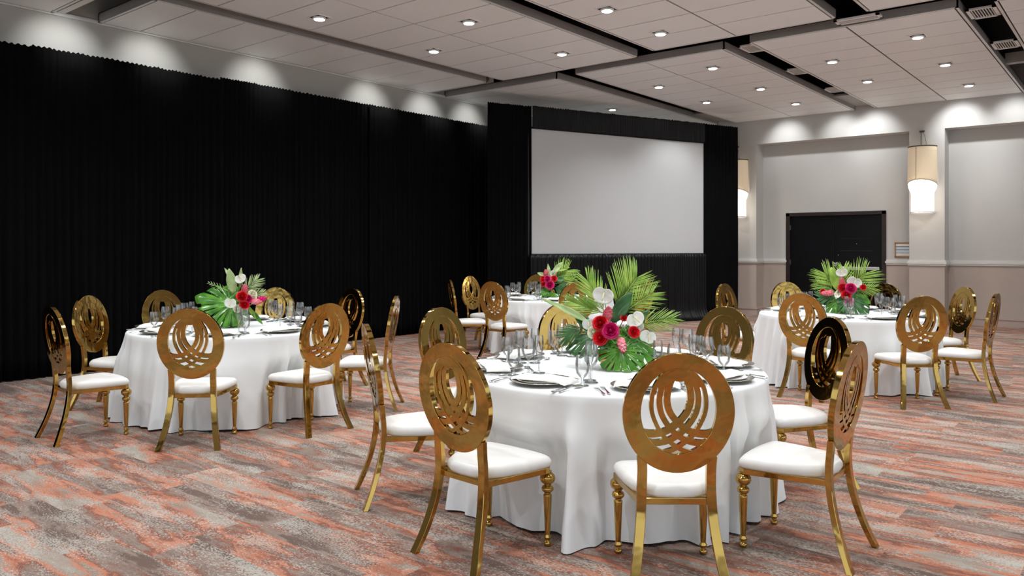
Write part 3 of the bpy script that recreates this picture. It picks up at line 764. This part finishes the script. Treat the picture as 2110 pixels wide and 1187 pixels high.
# ------------------------------------------------------------------ flower arrangements
def frame(d, nrm):
    """matrix with local +X along d, +Z near nrm"""
    d = Vector(d).normalized(); n = Vector(nrm); n = (n-d*n.dot(d)); n = n.normalized() if n.length > 1e-4 else d.orthogonal().normalized()
    s_ = n.cross(d); return Matrix((d, s_, n)).transposed()
def place(m, vs, fs, base, d, nrm, mi=0):
    F = frame(d, nrm); b = Vector(base); m.add([b+F@Vector(p) for p in vs], fs, mi)
def part(m, name, mt, parent, solid=.0, label=None, angle=180):
    m.open = solid > 0 or True
    o = m.build(name, mt, parent, smooth=True, angle=angle, solid=solid)
    if label: o['label'] = label
    return o
def broad(base, d, nrm, L, w, parent, mt='darkleaf', bend=.3, name='broad_leaf', fold=.25):
    v = []; f = []; n = 12; k = 4
    for i in range(n+1):
        t = i/n; ww = w*math.sin(PI*min(1, t*.93+.05))**.8*(1-.25*t)
        for j in range(-k, k+1): s_ = j/k; v.append((L*t*(1-bend*.25*t), ww*s_, -bend*L*t*t*.6+fold*abs(s_)*ww+.004*math.sin(t*9+s_*2)))
    c = 2*k+1
    for i in range(n):
        for j in range(c-1): q = i*c+j; f.append((q, q+1, q+c+1, q+c))
    m = MB(); place(m, v, f, base, d, nrm); return part(m, name, M[mt], parent, .0008)
def monstera(base, d, nrm, Rr, parent, bend=.5, seed=0, mt='monstera'):
    rd = random.Random(seed); n = 132; rows = 9; v = []; f = []
    slits = [s_*(x+rd.uniform(-3, 3)) for s_ in (-1, 1) for x in (14, 33, 52, 71, 90, 110, 131)]
    for i in range(n+1):
        ph = -165+330*i/n; ap = abs(ph)
        R1 = Rr*(1.0-.0018*ap-.0000075*ap*ap+.04*math.cos(R_(ap*3)))*(.93 if ap > 140 else 1)
        if ap < 12: R1 *= 1.02+.08*(1-ap/12)
        for j in range(rows+1):
            t = j/rows; r = R1*t
            x, y = r*math.cos(R_(ph)), r*math.sin(R_(ph))
            z = -bend*(x*x*.9+y*y*1.1)/Rr*.7+.012*math.cos(R_(ph*9.5))*t*Rr*4
            v.append((x, y, z))
    for i in range(n):
        ph = -165+330*(i+.5)/n
        for j in range(rows):
            t = (j+.5)/rows; cut = any(abs(ph-s_) < (1.0+3.2*(t-.42)) and t > .46 for s_ in slits)
            if cut: continue
            q = i*(rows+1)+j; f.append((q, q+rows+1, q+rows+2, q+1))
    m = MB(); place(m, v, f, base, d, nrm); return part(m, 'monstera_leaf', M[mt], parent, .0009)
def palm(base, d, nrm, L, parent, n=16, leafL=.16, mt='palm', bend=.35, spread=60, wd=.006, droop=.35, seed=0):
    rd = random.Random(seed); m = MB(); F = frame(d, nrm); b = Vector(base)
    def rach(t): return Vector((L*t*(1-.15*bend*t), 0, -bend*L*t*t*.5))
    m.tube([b+F@rach(i/8) for i in range(9)], [.0035*(1-.7*i/8) for i in range(9)], 5)
    for i in range(n):
        t = .22+.78*i/(n-1); p = rach(t); tang = (rach(min(1, t+.02))-rach(t-.02)).normalized()
        for s_ in (-1, 1):
            aa = R_(spread*(1-.55*t)+rd.uniform(-4, 4)); ll = leafL*(.55+.6*math.sin(PI*min(1, t*.8+.15)))*rd.uniform(.9, 1.08)
            dr = tang*math.cos(aa)+Vector((0, s_*math.sin(aa), .15)); dr.normalize()
            sd = Vector((0, 0, 1)).cross(dr).normalized(); v = []; f = []
            for k in range(6):
                u = k/5; c_ = p+dr*ll*u+Vector((0, 0, -droop*ll*u*u)); w_ = .45*wd*(math.sin(PI*min(1, u*.9+.1))+.05)
                v += [c_-sd*w_, c_+Vector((0, 0, .25*w_)), c_+sd*w_]
            for k in range(5): q = k*3; f += [(q, q+1, q+4, q+3), (q+1, q+2, q+5, q+4)]
            m.add([b+F@x for x in v], f)
    return part(m, 'palm_frond', M[mt], parent, .0006)
def anthurium(c, nrm, up, r, parent, mt='white', sp=True):
    """heart-shaped spathe centred near c facing nrm, tip pointing along -up"""
    v = []; f = []; n = 40; rows = 6
    for i in range(n):
        a = 2*PI*i/n
        rr = r*(1-.13*math.cos(2*a))*(1+.10*math.cos(a)) ; 
        if abs(a-PI) < .55: rr *= .72+.28*abs(a-PI)/.55
        for j in range(rows+1):
            t = j/rows; x, y = rr*t*math.cos(a), rr*t*math.sin(a)*1.02
            v.append((x, y, .28*r*t*t+.03*r*math.sin(5*a)*t-.12*r*max(0, math.cos(a))*t))
    for i in range(n):
        for j in range(rows): k = (i+1) % n; f.append((i*(rows+1)+j, k*(rows+1)+j, k*(rows+1)+j+1, i*(rows+1)+j+1))
    m = MB(); place(m, v, f, c, -Vector(up), nrm)
    o = part(m, 'anthurium_spathe', M[mt], parent, .0012)
    if sp:
        F = frame(-Vector(up), nrm); b = Vector(c)
        m = MB(); m.tube([b+F@Vector((-.35*r, 0, .03*r)), b+F@Vector((-.1*r, .05*r, .35*r)), b+F@Vector((.35*r, .10*r, .62*r)), b+F@Vector((.62*r, .12*r, .72*r))], [.0035,.0045,.004,.0022], 8)
        part(m, 'spadix', M['spadix'], o)
    return o
def rose(c, nrm, r, parent, mt, seed=0, name='rose'):
    rd = random.Random(seed); m = MB(); F = frame(Vector(nrm).orthogonal(), nrm); b = Vector(c)
    lay = [(3,.15,.90,.0),(4,.30,.95,.02),(5,.50,.95,.25),(5,.74,.85,.5),(6,.95,.65,.8),(6,1.06,.35,1.1)]
    for li, (cnt, rr, h, opn) in enumerate(lay):
        off = rd.random()*6
        for q in range(cnt):
            a0 = off+2*PI*q/cnt; hw = PI/cnt*1.45; v = []; f = []; nu, nv = 8, 6; R1 = r*rr*rd.uniform(.93, 1.05)
            for j in range(nv+1):
                t = j/nv
                for i in range(nu+1):
                    s_ = -1+2*i/nu; a = a0+s_*hw*(.55+.45*math.sin(PI*(.15+.75*t)))
                    rad = R1*(.25+.75*math.sin(min(1, t*1.25)*PI/2))+r*opn*.16*max(0, t-.7)*3
                    z = r*(h*1.0*t*(1-.18*s_*s_)-.35)-r*opn*.25*max(0, t-.75)*3
                    v.append((rad*math.cos(a)+.03*r*math.sin(7*s_+q), rad*math.sin(a), z))
            for j in range(nv):
                for i in range(nu): k = j*(nu+1)+i; f.append((k, k+1, k+nu+2, k+nu+1))
            m.add([b+F@Vector(p) for p in v], f)
    m.lathe([(.05*r,-.4*r),(.25*r,-.3*r),(.22*r,.28*r),(.10*r,.36*r),(.02*r,.38*r)], 10, (0,0,0)); nv_ = 50
    for i in range(len(m.v)-nv_, len(m.v)): m.v[i] = tuple(b+F@Vector(m.v[i]))
    return part(m, name, M[mt], parent)
def ginger(c, ax, r, L, parent, mt='pink', seed=0):
    """torch of overlapping pointed bracts along axis ax (tip direction)"""
    rd = random.Random(seed); m = MB(); F = frame(Vector(ax).orthogonal(), ax); b = Vector(c); n = 34
    for q in range(n):
        t = q/n; a0 = q*2.39996; rr = r*math.sin(PI*(.22+.70*t))**.8*.8; z0 = L*(t-.5); ll = L*.34*(1-.25*t); v = []; f = []
        for j in range(6):
            u = j/5; w_ = .55*r*math.sin(PI*(.25+.74*u))*(1-.1*t)
            for i in (-1, 0, 1):
                rad = rr+(.25*r*u*(1-t) if u < .8 else .25*r*.8*(1-t)+.10*r*(u-.8)*5*(1-t))-(.05*r if i else 0)
                v.append(((rad)*math.cos(a0)-i*w_*math.sin(a0), rad*math.sin(a0)+i*w_*math.cos(a0), z0+ll*u))
        for j in range(5):
            for i in range(2): k = j*3+i; f.append((k, k+1, k+4, k+3))
        m.add([b+F@Vector(p) for p in v], f)
    v = []; f = []
    m2 = MB(); m2.lathe([(.02*r,-.5*L),(.6*r,-.35*L),(.7*r,0),(.45*r,.35*L),(.04*r,.52*L)], 10); m.add([b+F@Vector(p) for p in m2.v], m2.f)
    return part(m, 'ginger_bloom', M[mt], parent)
def arrangement(k, label, items, vase=(.07,.11), mt='glassvase'):
    tx, ty, _ = TABLES[k]; yaw = math.atan2(-tx, ty); D = math.hypot(tx, ty)
    t = empty('floral_centerpiece', label, 'flower arrangement', (tx, ty, TZ+.002), yaw, 'tropical flower centrepieces')
    h = Vector((tx, ty))/D; rt = Vector((h.y, -h.x)); Fw = Vector((-math.sin(YAW), math.cos(YAW))); Rw = Vector((math.cos(YAW), math.sin(YAW)))
    def at(u, v, dy=0.):
        """measured position: local right, away, up from the centre of the table top"""
        ray = Fw+Rw*((u-CX)/FPX); s_ = (D+dy)/ray.dot(h); p = ray*s_
        return Vector((p.dot(rt), dy, CH+s_*(HY-v)/FPX-TZ))
    r, hh = vase
    m = MB(); m.lathe([(r*.55,0),(r*.85,.012),(r,.05),(r*.9,.085),(r*.72,hh),(r*.66,hh),(r*.6,.02)], 28); m.build('vase', M['vase'], t, smooth=True, angle=50)
    hub = Vector((0, 0, hh+.01)); sm = MB()
    for i in range(7): a = i*2.4; sm.tube([(0, 0, .03), (.03*math.cos(a), .03*math.sin(a), hh+.09)], .003, 5)
    for it in items:
        kind, u, v, dy = it[:4]; kw = it[4] if len(it) > 4 else {}
        p = at(u, v, dy); dirn = (p-hub); nf = dirn.normalized() if dirn.length > 1e-3 else Vector((0,-1,0))
        face = (nf*.55+Vector((0,-.85,.15))).normalized()
        if kind == 'rose': rose(p, face, kw.get('r', .036), t, kw.get('m', 'red'), int(u)); sm.tube([hub, p-face*.02], .003, 5)
        elif kind == 'anth': anthurium(p, kw.get('n', face), kw.get('up', (0,0,1)), kw.get('r', .055), t, kw.get('m', 'white')); sm.tube([hub, (hub+p)/2+Vector((0,.01,.01)), p+Vector((0,.01,0))], .0025, 5)
        elif kind == 'ginger': ginger(p, kw.get('ax', (nf+Vector((0,-.3,.2)))), kw.get('r', .030), kw.get('L', .075), t, kw.get('m', 'pink'), int(u)); sm.tube([hub, p-nf*.02], .004, 5)
        elif kind == 'palm':
            q = at(*kw['to']); palm(p, q-p, kw.get('n', (0,-1,.35)), (q-p).length*1.03, t, kw.get('k', 16), kw.get('ll', .15), kw.get('m', 'palm'), kw.get('bend', .3), kw.get('sp', 58), kw.get('w', .006), kw.get('droop', .3), int(u)); sm.tube([hub, p], .003, 5)
        elif kind == 'broad':
            q = at(*kw['to']); broad(p, q-p, kw.get('n', (0,-1,.3)), (q-p).length*1.05, kw.get('w', .04), t, kw.get('m', 'darkleaf'), kw.get('bend', .25)); sm.tube([hub, p], .003, 5)
        elif kind == 'mon':
            q = at(*kw['to']); monstera(p, q-p, kw.get('n', (0,-1,.5)), (q-p).length, t, kw.get('bend', .45), int(u), kw.get('m', 'monstera')); sm.tube([hub, p], .004, 5)
    sm.build('stems', M['stem'], t, smooth=True)
    for o in bpy.data.objects:                       # leaves rest on the cloth, never sink through it
        if o.parent and (o.parent == t or o.parent.parent == t) and o.type == 'MESH':
            for vv in o.data.vertices:
                if vv.co.z < .004: vv.co.z = .004+.001*math.sin(vv.co.x*80)**2
    return t
RO = lambda u, v, dy, m='red', r=.036: ('rose', u, v, dy, {'m': m, 'r': r})
arrangement('c', 'tropical centrepiece with arching palm fronds and red roses on the nearest table', [
 ('mon',1278,722,-.12,{'to':(1293,779,-.21),'n':(0,-.62,.75),'bend':.35}),
 ('mon',1300,700,-.06,{'to':(1350,742,-.10),'n':(.1,-.6,.75),'bend':.4}),
 ('mon',1225,690,-.04,{'to':(1165,700,.02),'n':(-.1,-.5,.8),'m':'darkleaf','bend':.5}),
 ('palm',1212,672,-.02,{'to':(1163,694,.0),'m':'darkleaf','k':12,'ll':.12,'sp':40,'w':.009}),
 ('palm',1252,655,.02,{'to':(1210,578,.04),'k':18,'ll':.15,'sp':40,'w':.0085,'n':(0,-1,.1)}),
 ('palm',1255,650,.03,{'to':(1180,622,.02),'k':15,'ll':.12,'sp':30,'w':.009,'n':(0,-1,.2),'droop':.1}),
 ('palm',1258,648,.04,{'to':(1318,570,.06),'k':26,'ll':.19,'sp':62,'w':.0075,'n':(.1,-1,.0),'bend':.5,'droop':.35}),
 ('palm',1272,655,.03,{'to':(1345,600,.05),'k':18,'ll':.14,'sp':55,'w':.006,'n':(0,-1,.3),'bend':.45}),
 ('palm',1295,672,0.,{'to':(1385,655,.02),'k':16,'ll':.12,'sp':45,'w':.0055,'n':(0,-1,.5),'bend':.15}),
 ('broad',1262,665,.01,{'to':(1300,603,.03),'w':.05,'m':'darkleaf','bend':.1}),
 ('broad',1220,668,0.,{'to':(1119,612,-.03),'w':.026,'m':'paleleaf','bend':.12,'n':(.3,-1,.8)}),
 ('broad',1230,690,-.02,{'to':(1180,640,.0),'w':.04,'m':'darkleaf'}),
 ('broad',1290,690,-.03,{'to':(1338,635,0.),'w':.03,'m':'darkleaf'}),
 ('broad',1270,690,0.,{'to':(1320,700,-.05),'w':.06,'m':'monstera'}),
 ('anth',1244,608,.0,{'r':.056,'n':(-.15,-1,.25),'up':(.25,0,1)}),
 ('anth',1307,658,-.04,{'r':.050,'n':(.15,-.9,.6),'up':(-.5,0,1)}),
 ('anth',1215,667,-.04,{'r':.040,'n':(-.5,-.9,.1),'up':(-.2,0,1)}),
 ('anth',1334,693,-.02,{'r':.045,'n':(.3,-1,-.1),'up':(.4,0,1)}),
 ('anth',1312,672,.0,{'r':.035,'n':(.1,-1,.2)}),
 RO(1237,666,-.10,'red',.041), RO(1258,681,-.13,'magenta',.043), RO(1236,697,-.12,'red',.037), RO(1223,685,-.09,'cream',.033),
 RO(1307,684,-.09,'red',.031), RO(1243,732,-.06,'red',.026), RO(1286,655,.0,'red',.020),
 ('ginger',1252,650,-.06,{'r':.032,'L':.075,'ax':(.2,-.3,1)}), ('ginger',1281,710,-.14,{'r':.028,'L':.080,'ax':(.2,-.5,-.8)}),
 ])
arrangement('l', 'centrepiece on the left table with large monstera leaf and red roses', [
 ('mon',478,628,-.04,{'to':(412,606,.0),'n':(-.1,-.75,.65),'bend':.35}),
 ('mon',478,640,-.07,{'to':(455,682,-.10),'n':(-.3,-.85,.4),'bend':.35}),
 ('mon',470,622,-.02,{'to':(412,648,-.02),'n':(-.1,-.8,.6),'bend':.3}),
 ('broad',482,605,.0,{'to':(472,555,.02),'w':.05,'m':'paleleaf','bend':.1}),
 ('broad',486,592,.02,{'to':(462,548,.03),'w':.022,'m':'paleleaf','bend':.5}),
 ('broad',494,595,.02,{'to':(497,553,.03),'w':.022,'m':'paleleaf','bend':.1}),
 ('palm',492,612,.0,{'to':(530,575,.03),'k':14,'ll':.11,'m':'paleleaf','sp':50}),
 ('palm',496,618,.0,{'to':(541,602,.03),'k':12,'ll':.09,'m':'paleleaf','sp':50}),
 ('palm',470,600,.02,{'to':(432,582,.03),'k':6,'ll':.04,'m':'paleleaf'}),
 ('broad',512,635,-.02,{'to':(542,668,-.06),'w':.025,'m':'monstera'}), ('broad',510,630,-.03,{'to':(528,658,-.06),'w':.02,'m':'palm'}),
 ('anth',494,574,.0,{'r':.046,'up':(-.5,0,1)}), ('anth',476,624,-.12,{'r':.05,'n':(-.2,-.5,.85),'up':(.1,0,1)}),
 RO(499,611,-.10,'red',.045), RO(504,628,-.11,'red',.040), RO(511,616,-.09,'magenta',.036), RO(521,606,-.03,'cream',.036), RO(489,636,-.10,'cream',.032), RO(522,614,-.06,'cream',.028),
 ('ginger',504,598,-.05,{'r':.034,'L':.08,'ax':(.1,-.3,1)}), ('ginger',526,622,-.08,{'r':.03,'L':.085,'ax':(1,-.4,-.1)}), ('ginger',538,617,-.05,{'r':.03,'L':.07,'ax':(1,-.4,.3),'m':'magenta'}),
 ])
arrangement('r', 'centrepiece on the right table with fan of palm fronds, in front of the doors', [
 ('palm',1733,600,.02,{'to':(1700,562,.04),'k':18,'ll':.22,'sp':50,'w':.008}),
 ('palm',1745,598,.03,{'to':(1782,562,.05),'k':18,'ll':.24,'sp':55,'w':.008}),
 ('palm',1740,600,.04,{'to':(1738,556,.05),'k':16,'ll':.16,'sp':45,'w':.009}),
 ('palm',1755,602,.0,{'to':(1802,592,.02),'k':12,'ll':.12,'w':.007}),
 ('palm',1722,602,.0,{'to':(1687,583,.02),'k':12,'ll':.14,'w':.008}),
 ('palm',1725,615,-.03,{'to':(1690,612,-.04),'k':12,'ll':.14,'m':'darkleaf','w':.010}),
 ('broad',1728,600,.0,{'to':(1713,552,.02),'w':.06,'m':'palm','bend':.1}),
 ('broad',1722,606,-.02,{'to':(1688,592,.0),'w':.04,'m':'monstera'}), ('broad',1760,610,-.02,{'to':(1795,625,-.03),'w':.06,'m':'monstera'}),
 ('mon',1755,618,-.10,{'to':(1788,648,-.16),'n':(.2,-.7,.7),'m':'darkleaf'}), ('mon',1728,620,-.08,{'to':(1702,636,-.10),'n':(-.2,-.7,.7),'m':'monstera'}),
 ('mon',1738,628,-.10,{'to':(1742,655,-.16),'n':(0,-.7,.7)}),
 ('anth',1734,561,.0,{'r':.052,'up':(-.2,0,1)}), ('anth',1761,581,-.02,{'r':.066,'up':(.4,0,1)}), ('anth',1727,608,-.09,{'r':.04,'up':(.8,0,.6),'n':(0,-.6,.8)}),
 RO(1737,593,-.10,'red',.046), RO(1753,594,-.12,'magenta',.050), RO(1744,607,-.13,'red',.045), RO(1750,622,-.13,'magenta',.045), RO(1730,604,-.08,'cream',.040), RO(1734,632,-.10,'cream',.03), RO(1695,601,-.03,'red',.028), RO(1779,592,-.04,'red',.030),
 ('ginger',1735,582,-.06,{'r':.034,'L':.08,'ax':(0,-.3,1)}), ('ginger',1707,604,-.08,{'r':.036,'L':.11,'ax':(-1,-.4,-.1)}),
 ])
arrangement('m', 'small-looking centrepiece on the far table, palm fan before the screen skirt', [
 ('palm',1140,580,.02,{'to':(1168,556,.04),'k':18,'ll':.26,'sp':60,'w':.010}),
 ('palm',1142,585,.0,{'to':(1176,578,.02),'k':14,'ll':.2,'w':.009}),
 ('palm',1138,592,-.05,{'to':(1165,600,-.05),'k':14,'ll':.2,'m':'darkleaf','w':.011}),
 ('palm',1130,595,-.06,{'to':(1118,607,-.08),'k':12,'ll':.14,'m':'monstera','w':.011}), ('palm',1136,598,-.08,{'to':(1140,615,-.12),'k':12,'ll':.14,'m':'monstera','w':.011}),
 ('broad',1133,575,.0,{'to':(1129,543,.02),'w':.03,'m':'paleleaf'}), ('broad',1138,566,.0,{'to':(1159,539,.02),'w':.045,'m':'paleleaf'}),
 ('broad',1148,560,.0,{'to':(1175,550,.02),'w':.02,'m':'palm'}), ('broad',1122,568,.0,{'to':(1107,562,.0),'w':.03,'m':'paleleaf'}),
 ('broad',1145,580,-.02,{'to':(1163,572,0.),'w':.05,'m':'darkleaf'}), ('mon',1128,600,-.08,{'to':(1112,600,-.1),'n':(-.2,-.7,.7)}),
 ('anth',1139,563,.0,{'r':.055,'n':(.7,-.8,0),'up':(.3,0,1)}),
 RO(1119,575,-.10,'red',.042), RO(1128,575,-.12,'magenta',.046), RO(1133,587,-.13,'magenta',.055), RO(1142,574,-.08,'red',.042), RO(1119,586,-.09,'red',.030),
 ('ginger',1125,564,-.05,{'r':.04,'L':.09,'ax':(0,-.3,1)}),
 ])
